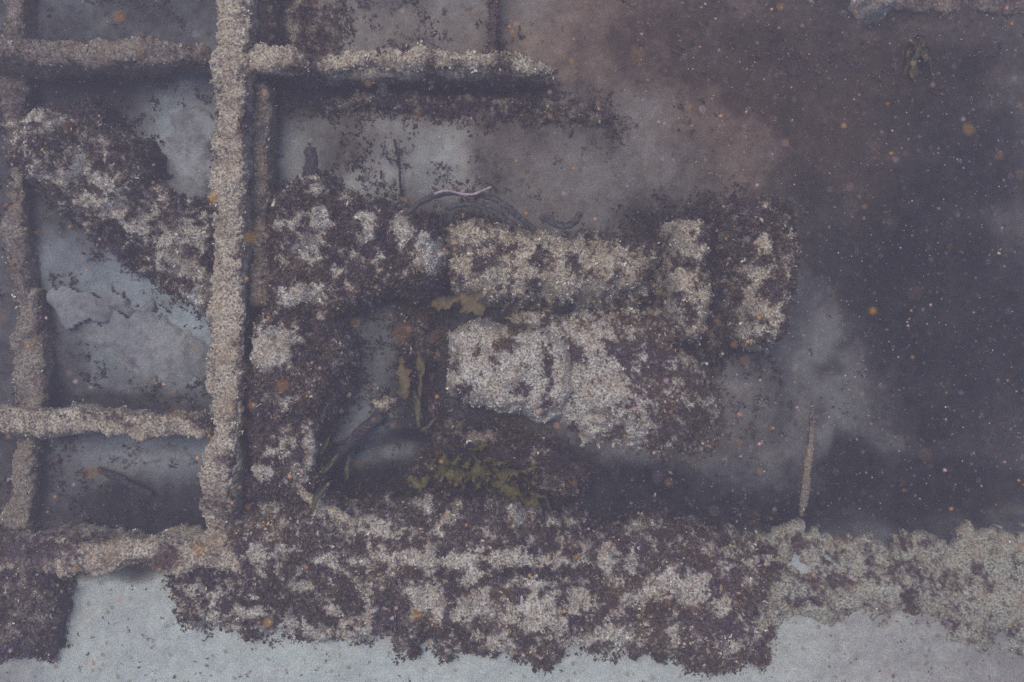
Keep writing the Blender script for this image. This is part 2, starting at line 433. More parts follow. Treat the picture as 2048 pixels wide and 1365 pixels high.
def frond(name, pts, width, mat, parent=None, seed=1, lobes=0.0, curl=0.006, n=40, across=5):
    """leafy blade along pts [(px,py,z)], width profile in metres"""
    C = np.array([at(*p) for p in pts]); d = np.r_[0, np.cumsum(np.linalg.norm(np.diff(C, axis=0), axis=1))]
    t = np.linspace(0, d[-1], n); P = np.stack([np.interp(t, d, C[:, i]) for i in range(3)], 1)
    if len(pts) > 2:
        ks = max(1, n // (len(pts) * 2)); ker = np.ones(2 * ks + 1) / (2 * ks + 1)
        for i in range(3): P[:, i] = np.convolve(np.pad(P[:, i], ks, 'reflect', reflect_type='odd'), ker, 'valid')
    T = np.gradient(P, axis=0); T /= np.linalg.norm(T, axis=1)[:, None] + 1e-9
    A = np.cross(T, [0, 0, 1.0]); A /= np.linalg.norm(A, axis=1)[:, None] + 1e-9
    u = np.linspace(0, 1, n); w = np.interp(u, [0, .12, .45, .8, 1], [.25, .7, 1, .65, .06]) * width / 2
    c = np.linspace(-1, 1, across); V = np.zeros((n, across, 3))
    for j, cc in enumerate(c):
        side = 1 + lobes * fbm(u * 9, np.full(n, seed + (5 if cc > 0 else 0)), 0, 1, 2, seed) * abs(cc)
        z = curl * (np.sin(u * 9 + seed) * cc + 0.9 * cc * cc + 0.6 * np.sin(u * 5 + seed * 2))
        V[:, j] = P + A * (cc * w * np.clip(side, .15, 2.2))[:, None]; V[:, j, 2] += z
    V = V.reshape(-1, 3); top = V; bot = V - np.array([0, 0, 0.0012])
    i = np.arange(n - 1)[:, None] * across; j = np.arange(across - 1)[None, :]
    F = np.stack([i + j, i + across + j, i + across + j + 1, i + j + 1], -1).reshape(-1, 4)
    m = len(V)
    rim = list(range(0, n * across, across)) + list(range((n - 1) * across + 1, n * across)) + list(range((n - 1) * across - 1, 0, -across)) + list(range(across - 2, 0, -1))
    rim = np.array(rim); r2 = np.roll(rim, -1)
    F2 = np.concatenate([F, F[:, ::-1] + m, np.stack([rim, r2, r2 + m, rim + m], -1)])
    return mesh_obj(name, np.concatenate([top, bot]), F2, mat, parent, True)

# ------------------------------------------------------------------ seabed
TONE = [  # x, y, rx, ry, tone (0 dark .. 1 pale): silt and mud, with shade and haze glow painted in
    (250, 40, 230, 80, .36), (60, 300, 90, 300, .34), (250, 180, 220, 60, .20), (355, 320, 130, 150, .86), (190, 300, 90, 120, .28),  # dim top left corner and shade below the top beam painted in
    (210, 540, 120, 80, .64), (290, 690, 210, 140, .8), (130, 720, 40, 120, .40), (270, 810, 200, 30, .22), (150, 900, 40, 80, .4), (300, 910, 140, 70, .76), (300, 1010, 250, 55, .12),  # dark strips beside the lower beams are painted shade
    (15, 700, 30, 500, .32),
    (600, 60, 70, 90, .20), (800, 60, 190, 70, .66), (1050, 60, 110, 90, .52), (760, 215, 260, 40, .22), (740, 270, 220, 50, .52), (800, 345, 210, 80, .80), (575, 335, 45, 50, .74),
    (690, 300, 60, 40, .40), (1000, 330, 40, 90, .33), (1130, 330, 110, 130, .49), (1250, 130, 110, 140, .42), (1330, 250, 70, 130, .60), (1470, 300, 130, 160, .42), (1150, 430, 110, 60, .50),  # upper right silt, paler with diffuse light painted in
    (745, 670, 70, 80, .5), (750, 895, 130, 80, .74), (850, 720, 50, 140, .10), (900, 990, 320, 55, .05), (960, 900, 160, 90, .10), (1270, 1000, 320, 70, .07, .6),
    (1420, 800, 260, 150, .58, .6), (1560, 900, 200, 90, .42, .6), (1730, 670, 170, 150, .52, .75), (1690, 790, 150, 150, .5, .75), (1880, 300, 210, 420, .06, .5), (1960, 700, 190, 330, .05, .5), (1850, 990, 260, 90, .04, .4),  # haze glow painted pale, gloom of the drop painted dark
    (1500, 90, 240, 110, .24, .6), (1700, 250, 160, 200, .20, .6), (1880, 20, 200, 35, .28, .5), (1840, 140, 60, 80, .14), (1230, 985, 230, 55, .03, .5), (1450, 1030, 280, 45, .05, .5), (900, 990, 320, 50, .03, .4), (330, 1015, 240, 40, .1, .4),  # last spots paint shade into the hollow and along the lower beam
]
SAND_DARK = [(1630, 1157, 30, 22), (1688, 1115, 50, 24), (1676, 1169, 42, 26), (1750, 1148, 22, 22), (1792, 1136, 18, 30), (1854, 1136, 26, 36), (1738, 1206, 18, 20), (1820, 1190, 14, 34), (1870, 1180, 20, 16),
             (1928, 1173, 30, 40), (1986, 1165, 22, 26), (1904, 1202, 18, 18), (2000, 1293, 26, 26), (1605, 1206, 56, 9), (1924, 1256, 30, 14), (1680, 1223, 14, 14), (1985, 1230, 24, 20), (1610, 1090, 30, 18), (1800, 1090, 60, 14), (2030, 1350, 30, 30)]

def seabed_fields(px, py):
    right = sstep(1560, 1700, px + fbm(px, py, 0, 0.004, 3, 12) * 60)
    tone = 0.40 + fbm(px, py, 0, 0.006, 4, 5) * 0.12
    tone = np.where((px > 1150) & (py < 1100), 0.32 + fbm(px, py, 0, 0.006, 4, 6) * 0.07, tone)
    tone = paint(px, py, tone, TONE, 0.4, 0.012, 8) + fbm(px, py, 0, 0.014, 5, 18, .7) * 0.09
    low = sstep(1095, 1150, py + fbm(px, py, 0, 0.01, 3, 15) * 22 + 40 * sstep(1300, 1600, px))
    sand = 0.93 + fbm(px, py, 0, 0.005, 3, 25) * 0.07 - 0.10 * sstep(1400, 1700, px) - 0.16 * sstep(1750, 2040, px)  # last term paints the corner darkening at lower right into the sand
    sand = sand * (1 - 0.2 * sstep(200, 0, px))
    tone = tone * (1 - low) + sand * low
    cover = paint(px, py, 0.0, [(*b, 0.3, .8) for b in SAND_DARK], 0.7, 0.03, 33)
    cover = np.maximum(cover, paint(px, py, 0.0, [(1420, 780, 170, 130, .58), (1390, 900, 130, 60, .5), (1550, 820, 90, 90, .45), (1260, 470, 75, 60, .85), (1390, 690, 110, 55, .8), (1330, 760, 50, 60, .5), (1450, 520, 40, 150, .9), (560, 60, 60, 90, .6), (650, 190, 260, 30, .7), (1000, 190, 160, 26, .8), (1200, 260, 60, 80, .5), (700, 215, 120, 35, .75),
        (1020, 240, 200, 26, .55), (850, 700, 45, 120, .8), (1000, 900, 130, 60, .7), (900, 1000, 280, 40, .7), (1400, 1030, 200, 30, .6), (300, 1030, 220, 30, .7), (240, 170, 200, 30, .6), (200, 270, 70, 80, .6), (280, 810, 160, 20, .5), (1600, 60, 200, 70, .45), (990, 110, 20, 60, .6), (560, 560, 60, 200, .6), (130, 900, 40, 100, .6)], 0.5, 0.02, 34))
    cover = np.maximum(cover, np.clip(0.28 + fbm(px, py, 0, 0.010, 4, 36, .65) * 0.42, 0, .75) * (1 - low) * (1 - 0.5 * sstep(1000, 1200, px)))
    z = -0.20 + 0.09 * low
    z = z - 0.10 * sstep(1200, 1500, px) * (1 - low) - 0.10 * right * (1 - low)
    z = z - 0.09 * (1 - sstep(0.75, 1.2, np.hypot((px - 900) / 290, (py - 960) / 95)))
    z = z + fbm(px, py, 0, 0.005, 4, 45) * 0.018 + fbm(px, py, 0, 0.03, 4, 46) * 0.006
    return tone, cover, z

def axis(lo, hi, step, far):
    d = np.arange(lo, hi, step); r = [hi]; s = step
    while r[-1] < far: s *= 1.16; r.append(r[-1] + s)
    l = [lo]; s = step
    while l[-1] > -far: s *= 1.16; l.append(l[-1] - s)
    return np.array(l[:0:-1] + list(d) + r)
gx = axis(-1.85, 1.9, 0.0065, 40); gy = axis(-1.3, 1.3, 0.0065, 40)
X, Y = np.meshgrid(gx, gy); k0 = (H + 0.2) / H
PX, PY = X / (S * k0) + 1024, 682.5 - Y / (S * k0)
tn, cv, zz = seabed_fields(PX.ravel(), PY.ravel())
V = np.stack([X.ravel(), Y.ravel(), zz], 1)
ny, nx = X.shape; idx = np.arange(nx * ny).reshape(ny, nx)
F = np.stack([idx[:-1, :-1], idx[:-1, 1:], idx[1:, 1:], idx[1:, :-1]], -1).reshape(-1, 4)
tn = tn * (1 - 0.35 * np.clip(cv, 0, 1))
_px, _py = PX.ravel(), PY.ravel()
hu = 0.36 - 0.3 * sstep(620, 380, _px) + fbm(_px, _py, 0, 0.004, 3, 91) * 0.1  # silt tint, with cooler light at the sides painted in
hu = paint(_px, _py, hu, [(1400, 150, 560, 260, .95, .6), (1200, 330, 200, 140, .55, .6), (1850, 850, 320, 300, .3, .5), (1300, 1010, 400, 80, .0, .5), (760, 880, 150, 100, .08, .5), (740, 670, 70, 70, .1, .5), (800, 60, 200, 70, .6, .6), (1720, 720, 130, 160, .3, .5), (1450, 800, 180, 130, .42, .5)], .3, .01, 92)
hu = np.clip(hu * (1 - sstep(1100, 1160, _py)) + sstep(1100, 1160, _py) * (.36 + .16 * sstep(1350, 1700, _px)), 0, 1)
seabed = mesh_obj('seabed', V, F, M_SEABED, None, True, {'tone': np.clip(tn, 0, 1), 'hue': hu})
seabed['kind'] = 'structure'
SEABED_V, SEABED_COVER = V, cv

# ------------------------------------------------------------------ the sunken frame of beams
frame = empty('wreck_lattice', at(460, 840, -0.2))
tag(frame, 'grid of long pale encrusted beams crossing the shaded seabed', 'wreck frame')
BEAM_SPOTS = [(480, 677, 12, 16, .85), (487, 780, 9, 22, .85), (403, 845, 22, 14, .85), (450, 922, 16, 22, .8), (489, 240, 9, 20, .6), (470, 690, 10, 10, .7), (230, 835, 16, 14, .75), (262, 852, 14, 10, .7), (440, 1010, 40, 30, .5),
              (300, 110, 40, 14, .6), (180, 125, 40, 14, .45), (390, 115, 14, 14, .6), (60, 120, 70, 30, .45), (455, 610, 60, 20, .0)]
def W(px): return px * S
tube('beam', [(480, -160, -.085), (478, 100, -.085), (474, 420, -.085), (470, 640, -.085), (464, 850, -.085), (450, 1000, -.09), (446, 1085, -.13)], W(30), .085, M_CRUST, frame, 48, .0045, .012, 4.0, .26, BEAM_SPOTS, .45, .010, .5, 3, 55, .017)
tube('beam', [(-200, 118, -.10), (120, 118, -.10), (440, 120, -.10)], W(23), .075, M_CRUST_DULL, frame, 36, .005, .012, 2.2, .4, BEAM_SPOTS, .4, .010, .45, 11, 50, .022)
tube('beam', [(500, 128, -.09), (560, 135, -.09), (600, 142, -.10), (650, 138, -.09), (800, 140, -.085), (1000, 140, -.09), (1110, 146, -.12)], W(24), .085, M_CRUST, frame, 36, .0045, .014, 2.0, .2,
     [(612, 145, 36, 40, .9), (540, 165, 60, 14, .8), (860, 140, 14, 40, .75), (1000, 140, 22, 40, .8), (860, 172, 200, 14, .8), (1090, 165, 60, 14, .7), (1120, 150, 30, 60, .6), (700, 170, 60, 12, .6)], .5, .011, .5, 21, 45, .026, [(0, 1), (.82, 1), (1, .35)])
tube('beam', [(-200, 842, -.10), (150, 842, -.10), (300, 845, -.10), (440, 850, -.10)], W(23), .08, M_CRUST, frame, 36, .005, .012, 2.2, .28, BEAM_SPOTS, .4, .009, .5, 31, 50, .020)
tube('beam', [(66, 575, -.18), (72, 700, -.175), (66, 850, -.16), (52, 960, -.17), (46, 1060, -.175)], W(30), .045, M_CRUST_DULL, frame, 40, .005, .012, 2.0, .2, [(90, 640, 20, 60, .6), (95, 930, 22, 70, .7), (85, 790, 20, 40, .5), (40, 800, 20, 20, .5)], .4, .010, .45, 41, 45, .018)
tube('beam', [(55, 610, -.175), (38, 540, -.175), (40, 300, -.17), (40, 0, -.17), (40, -160, -.17)], W(24), .04, M_CRUST_DULL, frame, 30, .006, .012, 2.0, .45, [(40, 210, 40, 60, .7)], .4, .010, .42, 45, 45, .018)
tube('beam', [(-200, 1095, -.085), (150, 1098, -.08), (300, 1098, -.075), (520, 1105, -.07)], W(33), .085, M_CRUST, frame, 40, .005, .012, 2.2, .2,
     [(60, 1095, 110, 50, .75), (330, 1110, 28, 20, .75), (420, 1110, 26, 24, .5), (260, 1130, 60, 10, .6), (500, 1090, 40, 40, .7), (190, 1080, 30, 14, .6), (300, 1128, 40, 14, .8)], .5, .011, .48, 51, 45, .018)
# the lower flange that shows beside the main beam
tube('flange', [(528, 165, -.125), (527, 400, -.125), (524, 620, -.13)], W(20), .05, M_CRUST_DULL, frame, 30, .005, .009, 2.4, .35, [(525, 250, 20, 30, .6), (525, 420, 20, 30, .6), (528, 540, 20, 60, .7)], .4, .009, .42, 61, 50, .012)
tube('flange', [(530, -140, -.14), (528, 100, -.14)], W(22), .045, M_CRUST_DULL, frame, 30, .006, .010, 2.2, .7, [], .5, .010, .4, 65, 50, .012)
tube('strut', [(990, -60, -.15), (988, 60, -.14), (986, 118, -.13)], W(9), .03, M_CRUST_DULL, frame, 20, .006, .006, 1.5, .8, [], .5, .009, .4, 67, 60, .006)
tube('strut', [(1310, 590, -.25), (1308, 880, -.27)], W(12), .03, M_CRUST_DULL, frame, 20, .006, .007, 1.5, .6, [], .4, .009, .40, 73, 60, .006)

# ------------------------------------------------------------------ encrusted bodies
LEDGE_PALE = [(746, 1052, 24, 20, .1), (781, 1063, 20, 14, .15), (875, 1067, 14, 9, .1), (844, 1009, 22, 12, .25), (637, 1024, 24, 12, .15), (672, 1040, 28, 14, .2), (812, 1114, 66, 16, .08), (871, 1128, 36, 13, .1), (969, 1114, 52, 13, .08), (1020, 1118, 42, 13, .12),
    (684, 1118, 34, 12, .2), (941, 1157, 17, 15, .05), (859, 1200, 32, 26, .0), (867, 1233, 16, 14, .05), (965, 1192, 22, 20, .0), (941, 1223, 40, 18, .15), (1055, 1223, 56, 26, .12), (1086, 1251, 46, 24, .12), (1164, 1204, 22, 26, .08), (1133, 1079, 18, 16, .2), (1176, 1090, 12, 14, .25), (1215, 1110, 22, 18, .2),
    (1055, 1165, 30, 12, .2), (738, 1216, 11, 34, .1), (715, 1282, 46, 20, .12), (664, 1223, 14, 12, .2), (637, 1266, 30, 18, .12), (680, 1250, 16, 16, .2), (1145, 1278, 40, 20, .2), (1242, 1282, 22, 36, .12), (1000, 1278, 22, 16, .2), (1000, 1300, 30, 10, .2), (1208, 1120, 14, 16, .15),
    (1337, 1165, 44, 18, .15), (1382, 1190, 30, 20, .15), (1225, 1273, 22, 20, .1), (1469, 1293, 14, 12, .1), (1523, 1248, 20, 22, .2), (1349, 1273, 12, 40, .15), (1258, 1198, 20, 12, .2), (1452, 1210, 12, 22, .2), (1290, 1190, 14, 14, .25), (1410, 1150, 20, 12, .3),
    (393, 1112, 40, 22, .15), (472, 1108, 54, 20, .15), (393, 1180, 16, 20, .15), (512, 1225, 42, 14, .15), (533, 1259, 36, 14, .2), (581, 1242, 20, 12, .2), (649, 1122, 24, 10, .2), (427, 1255, 44, 18, .12), (666, 1214, 14, 20, .15), (380, 1250, 20, 30, .25), (605, 1172, 20, 10, .3), (560, 1190, 18, 10, .3), (920, 1010, 16, 10, .3), (900, 1040, 14, 10, .3), (1090, 1120, 14, 10, .25)]
ledge = mound('encrusted_ledge', [(300, 1120), (330, 1190), (345, 1250), (375, 1280), (430, 1272), (500, 1282), (538, 1304), (562, 1282), (612, 1300), (680, 1288), (700, 1308), (770, 1285), (792, 1330), (826, 1337), (852, 1300), (882, 1335), (952, 1306), (1040, 1325), (1100, 1350), (1150, 1312), (1230, 1332),
    (1300, 1315), (1400, 1358), (1470, 1352), (1525, 1350), (1562, 1305), (1556, 1200), (1570, 1130), (1530, 1085), (1430, 1060), (1300, 1050), (1130, 1050), (1000, 1005), (850, 990), (700, 1005), (620, 985), (480, 1000), (440, 1050)],
    -0.07, 0.0, -0.19, M_CRUST_GREY, LEDGE_PALE, .82, 95, 23, [(812, 1114, 40, .02), (960, 1112, 50, .02), (600, 1130, 60, .02), (1350, 1170, 70, .02), (1060, 1230, 60, .012), (1480, 1250, 70, .02)], 3.0, .024, .62, .0115, .47, 101, None, .55)
tag(ledge, 'long ledge smothered in brown turf with a dripping ragged lower edge on pale sand', 'encrusted ledge')

crust = mound('crusted_flat', [(1470, 1090), (1600, 1074), (1700, 1072), (1850, 1082), (2000, 1078), (2400, 1080), (2400, 1340), (2060, 1330), (1930, 1300), (1780, 1275), (1680, 1275), (1600, 1290), (1520, 1300), (1480, 1200)], -0.1, -0.064, -0.135, M_CRUST_GREEN, [(*b, .66, .9) for b in SAND_DARK] + [(1560, 1120, 50, 30, .55)], .26, 150, 30, (), 3.5, .009, .22, .009, .55, 111, None, .9, .004, .025)
tag(crust, 'low mottled beige crust with brown spots spreading over the sand past the ledge', 'crust')

growth_bl = mound('encrusted_post', [(-160, 1080), (60, 1075), (118, 1090), (125, 1200), (112, 1290), (90, 1328), (20, 1322), (-160, 1330)], -0.05, -0.0, -0.13, M_CRUST_DULL, [(60, 1240, 40, 40, .7), (30, 1110, 30, 20, .4), (95, 1100, 20, 20, .5)], .82, 60, 10, (), 3.5, .02, .6, .0115, .42, 121, None, .5)
tag(growth_bl, 'stubby brown overgrown post standing on pale sand by the corner', 'encrusted post')

diag = mound('encrusted_debris', [(5, 235), (60, 212), (130, 214), (200, 206), (255, 262), (312, 306), (330, 360), (385, 392), (445, 430), (445, 640), (400, 622), (330, 585), (255, 520), (170, 472), (95, 400), (20, 340)], -0.12, -0.07, -0.21, M_CRUST_GREY,
    [(28, 262, 16, 34, .1), (62, 233, 34, 14, .1), (105, 242, 16, 18, .2), (55, 296, 14, 16, .2), (70, 268, 20, 18, .8), (161, 330, 16, 18, .1), (135, 352, 44, 12, .15), (205, 363, 18, 14, .15), (157, 395, 26, 18, .2), (234, 414, 34, 22, .12), (271, 443, 34, 14, .1), (315, 407, 30, 20, .35), (348, 523, 40, 40, .12), (410, 589, 50, 34, .05), (293, 457, 26, 12, .15), (330, 480, 30, 20, .3), (380, 480, 30, 40, .5)],
    .84, 45, 20, [(28, 262, 18, .04), (62, 235, 22, .04), (104, 245, 18, .04), (240, 420, 40, .04), (350, 520, 40, .045), (410, 590, 46, .05), (160, 340, 30, .04), (205, 365, 24, .03), (280, 450, 30, .04), (130, 270, 30, .03), (300, 330, 30, .03)], 3.0, .05, .5, .0115, .36, 131)
tag(diag, 'diagonal heap of dark overgrown debris with pale crusty patches and a ring shaped end', 'debris heap')

mass = mound('encrusted_mound', [(540, 372), (585, 360), (605, 346), (650, 350), (692, 386), (745, 405), (830, 428), (872, 430), (905, 520), (890, 585), (860, 600), (800, 590), (725, 605), (690, 640), (704, 720), (694, 790), (668, 845), (645, 900), (636, 1010), (486, 1010), (490, 650), (530, 600), (536, 480)],
    -0.09, -0.035, -0.21, M_CRUST_GREY,
    [(733, 462, 25, 28, .02), (799, 462, 20, 20, .08), (641, 440, 18, 20, .12), (571, 451, 20, 11, .15), (619, 499, 22, 20, .15), (703, 506, 20, 13, .15), (897, 455, 17, 34, .08), (850, 484, 14, 34, .12), (868, 521, 30, 34, .08), (751, 524, 24, 18, .25), (678, 543, 18, 13, .3), (582, 587, 30, 20, .12), (637, 590, 18, 20, .15),
     (645, 631, 12, 12, .3), (564, 671, 30, 18, .1), (542, 704, 38, 20, .15), (517, 730, 30, 16, .3), (635, 381, 14, 14, .1), (635, 422, 18, 12, .15), (600, 430, 14, 8, .25), (495, 814, 14, 16, .2), (615, 872, 15, 32, .12), (584, 880, 10, 22, .3), (520, 945, 22, 16, .15), (570, 800, 24, 10, .5), (520, 670, 16, 16, .15), (640, 480, 10, 10, .3), (600, 950, 20, 20, .25), (540, 900, 14, 14, .4), (690, 395, 14, 10, .3), (720, 430, 16, 8, .4)],
    .93, 50, 12, [(733, 462, 36, .03), (582, 587, 40, .03), (640, 430, 40, .03), (560, 690, 50, .03), (868, 510, 50, .04), (600, 760, 70, .04), (640, 380, 30, .02)], 3.0, .03, .6, .0115, .40, 141)
tag(mass, 'wide purple brown mound of growth beside the long beam with scattered pale patches', 'encrusted mound')

row = mound('encrusted_machinery', [(865, 450), (905, 425), (990, 440), (1045, 452), (1100, 470), (1190, 468), (1260, 468), (1325, 495), (1330, 580), (1280, 622), (1180, 612), (1100, 620), (1020, 628), (960, 615), (905, 592), (885, 520)], -0.06, -0.04, -0.2, M_CRUST,
    [(1052, 513, 14, 34, .05), (1087, 477, 34, 10, .1), (1120, 515, 12, 30, .05), (1087, 521, 20, 20, .9), (1161, 497, 32, 13, .02), (1218, 537, 36, 26, .08), (1173, 569, 44, 18, .06), (1121, 577, 30, 16, .1), (1250, 533, 22, 24, .2), (1032, 589, 44, 14, .1), (916, 532, 24, 16, .12), (1000, 539, 18, 34, .08), (967, 568, 26, 18, .1),
     (967, 525, 20, 14, .85), (1022, 492, 10, 22, .85), (1015, 473, 12, 18, .1), (960, 460, 24, 22, .25), (920, 480, 20, 40, .15), (940, 505, 20, 14, .6), (1150, 540, 24, 14, .7), (1200, 510, 14, 14, .6), (1060, 560, 14, 20, .75), (1270, 565, 20, 20, .3), (1000, 500, 8, 20, .8), (980, 490, 10, 18, .7)],
    .56, 70, 16, [(1087, 520, 48, .02), (1000, 530, 46, .025), (1170, 540, 60, .02), (925, 520, 44, .02), (1240, 540, 40, .02)], 2.6, .024, .45, .010, .52, 151, None, .7)
tag(row, 'row of cream crusted lumps with a dark round hollow among them', 'machinery')

boulder = mound('pale_boulder', [(892, 668), (910, 648), (960, 640), (1030, 645), (1100, 650), (1150, 690), (1160, 780), (1120, 850), (1060, 848), (985, 824), (935, 808), (898, 798), (884, 770), (890, 715)], -0.06, -0.05, -0.2, M_CRUST_GREY,
    [(1011, 693, 34, 14, .85), (985, 716, 16, 14, .8), (952, 700, 13, 16, .9), (1051, 656, 30, 12, .9), (1092, 690, 10, 40, .85), (1100, 750, 9, 40, .8), (1090, 810, 12, 30, .8), (912, 726, 9, 20, .7), (923, 781, 16, 12, .9), (1051, 781, 16, 14, .9), (1000, 800, 14, 10, .6), (1030, 735, 44, 10, .45), (960, 660, 24, 8, .5), (1085, 700, 14, 40, .5)],  # arc of dark cover paints the shaded crack along its right edge
    .10, 46, 9, (), 2.6, .010, .35, .009, .55, 161, None, .6, .006)
tag(boulder, 'pale rounded block with speckled crust above the dark kelp hollow', 'boulder')

rock = mound('pale_rock', [(985, 605), (1100, 575), (1240, 575), (1370, 600), (1440, 720), (1470, 820), (1440, 915), (1330, 960), (1220, 942), (1160, 918), (1110, 885), (1075, 850), (1060, 780), (1020, 690), (985, 640)], -0.1, -0.085, -0.29, M_CRUST_GREY,
    [(1136, 715, 26, 30, .8), (1029, 623, 40, 14, .8), (1100, 640, 18, 30, .6), (1180, 640, 60, 30, .45), (1320, 690, 90, 110, .82, .7), (1110, 690, 14, 50, .5), (1200, 850, 30, 20, .1), (1230, 900, 40, 20, .15), (1380, 800, 100, 150, .85, .7), (1340, 910, 70, 50, .7), (1150, 810, 40, 40, .2), (1230, 740, 30, 40, .45), (1190, 700, 20, 20, .3)],
    .42, 150, 16, [(1140, 840, 70, .008)], 3.0, .016, .35, .008, .5, 171, None, .9, .005)
tag(rock, 'broad pale grey rock sloping away behind the rounded block', 'rock')

bed = mound('algae_bed', [(800, 592), (880, 588), (888, 660), (880, 780), (930, 812), (1030, 842), (1080, 862), (1140, 905), (1185, 950), (1150, 1010), (1000, 1015), (860, 1000), (835, 950), (862, 880), (835, 820), (805, 760), (798, 680)], -0.2, -0.17, -0.28, M_CRUST_DULL, [(960, 870, 60, 14, .6), (840, 660, 14, 20, .6)], .97, 60, 16, (), 3.2, .02, .75, .013, .18, 221)
tag(bed, 'dark bushy algae bed filling the hollow round the kelp', 'algae bed', 'beds of dark algae')
bed = mound('algae_bed', [(1232, 440), (1330, 424), (1420, 400), (1480, 385), (1488, 560), (1490, 690), (1445, 745), (1310, 740), (1290, 640), (1318, 570), (1270, 490)], -0.24, -0.2, -0.34, M_CRUST_DULL, [(1320, 700, 30, 20, .6)], .9, 80, 18, (), 3.5, .02, .65, .012, .33, 225)
tag(bed, 'dark algae bed around the feet of the two cylinders', 'algae bed', 'beds of dark algae')
bed = mound('algae_bed', [(545, 178), (800, 178), (1060, 176), (1150, 192), (1210, 235), (1130, 238), (1060, 232), (800, 228), (640, 218), (552, 205)], -0.17, -0.16, -0.23, M_CRUST_DULL, [(700, 200, 40, 16, .6), (940, 185, 30, 12, .5)], .72, 50, 20, (), 3.5, .02, .5, .011, .36, 229)
tag(bed, 'long strip of dark algae under the crusted beam near the top', 'algae bed', 'beds of dark algae')
bed = mound('algae_bed', [(548, -60), (680, -60), (690, 60), (665, 118), (560, 112)], -0.19, -0.17, -0.23, M_CRUST_DULL, [], .8, 50, 18, (), 4, .02, .5, .012, .33, 233)
tag(bed, 'dark algae patch in the corner between the long beam and top edge', 'algae bed', 'beds of dark algae')

colA = mound('encrusted_cylinder', [(1335, 440), (1370, 425), (1420, 432), (1436, 480), (1438, 560), (1432, 650), (1410, 700), (1360, 690), (1335, 640), (1328, 540)], -0.07, -0.03, -0.3, M_CRUST,
    [(1375, 501, 28, 34, .15), (1363, 565, 20, 18, .12), (1407, 612, 16, 42, .12), (1390, 460, 20, 20, .4), (1345, 600, 14, 20, .6), (1375, 650, 20, 30, .65), (1425, 540, 12, 40, .7), (1390, 530, 14, 10, .7)],
    .6, 42, 8, [(1380, 490, 45, .03), (1385, 600, 45, .03)], 3.0, .02, .5, .0105, .42, 181)
tag(colA, 'shorter upright cylinder with cream streaks standing next to the darker one', 'cylinder', 'overgrown cylinders')
colB = mound('encrusted_cylinder', [(1482, 395), (1530, 372), (1580, 382), (1604, 430), (1612, 520), (1606, 590), (1588, 640), (1580, 690), (1530, 708), (1488, 690), (1466, 640), (1462, 540), (1468, 450)], -0.03, 0.02, -0.3, M_CRUST,
    [(1524, 634, 44, 30, .05), (1488, 664, 16, 14, .12), (1520, 545, 22, 18, .12), (1528, 477, 12, 20, .25), (1540, 412, 14, 10, .2), (1508, 694, 22, 9, .25), (1556, 684, 20, 14, .2), (1580, 455, 10, 10, .3), (1500, 580, 10, 12, .4), (1570, 610, 14, 14, .3)],
    .88, 45, 10, [(1530, 440, 55, .03), (1540, 540, 55, .03), (1525, 645, 52, .04)], 3.0, .02, .62, .0115, .38, 191)
tag(colB, 'taller dark brown overgrown cylinder with a cream lump at its foot', 'cylinder', 'overgrown cylinders')

knob = mound('crusted_stone', [(735, 800), (760, 790), (795, 793), (802, 812), (780, 825), (745, 822)], -0.17, -0.16, -0.24, M_CRUST, [(752, 812, 14, 10, .2)], .5, 22, 4, (), 2.4, .01, .45, .009, .5, 201)
tag(knob, 'small pinkish crusted stone at the rim of the grey silt pocket', 'stone')
far_lump = mound('hazy_boulder', [(1725, -60), (1790, -60), (1802, -10), (1780, 30), (1745, 28), (1725, 0)], -0.3, -0.24, -0.42, M_CRUST_GREY, [], .25, 34, 6, (), 4, .02, .2, .01, .4, 211)
tag(far_lump, 'dim pale lump at the top edge over the dark drop', 'boulder')

# ------------------------------------------------------------------ turf creeping from those bodies over the silt
def seabed_turf():
    V, cv = SEABED_V, SEABED_COVER
    sel = (np.abs(V[:, 0]) < 1.8) & (np.abs(V[:, 1]) < 1.25)
    V = V[sel]; cv = cv[sel].copy()
    for poly, zr in MOUNDS:
        k = (H - zr) / H
        x, y = V[:, 0] / (S * k) + 1024, 682.5 - V[:, 1] / (S * k)
        xs = [p[0] for p in poly]; ys = [p[1] for p in poly]
        near = (x > min(xs) - 90) & (x < max(xs) + 90) & (y > min(ys) - 90) & (y < max(ys) + 90)
        sd = poly_sd(x[near], y[near], poly)
        low = sstep(1100, 1140, y[near])
        cv[near] = np.maximum(cv[near], 1.05 * np.exp(np.minimum(sd, 0) / (34 - 26 * low)) * (1 - .35 * low))
    N = np.tile(np.array([0, 0, 1.0]), (len(V), 1))
    p = np.clip((cv + fbm(V[:, 0], V[:, 1], 0, 26, 4, 78, .7) * 0.55 - 0.45) * 2.0, 0, 1) * 0.5
    q = rng.random(len(V)) < p
    tf = tufts(V[q] + rng.normal(0, .003, (q.sum(), 3)) * np.array([1, 1, 0]), N[q], 0.012, None, 'algae_turf', tone0=0.36)
    tag(tf, 'short brown algae turf in patches over the silt', 'algae', kind='stuff')
seabed_turf()
def sand_grit():
    V = SEABED_V; px, py = project(V)
    p = (py > 1120) & (py < 1420) & (px > -80) & (px < 2130)
    q = np.flatnonzero(p); q = rng.choice(q, 520, replace=False)
    N = np.tile(np.array([0, 0, 1.0]), (len(q), 1))
    o = tufts(V[q] + np.array([0, 0, .001]), N, .0085, None, 'shell_grit', leaves=4, tone0=.6)
    tag(o, 'scattered brown grit and shell bits on the pale sand', 'grit', kind='stuff')
sand_grit()

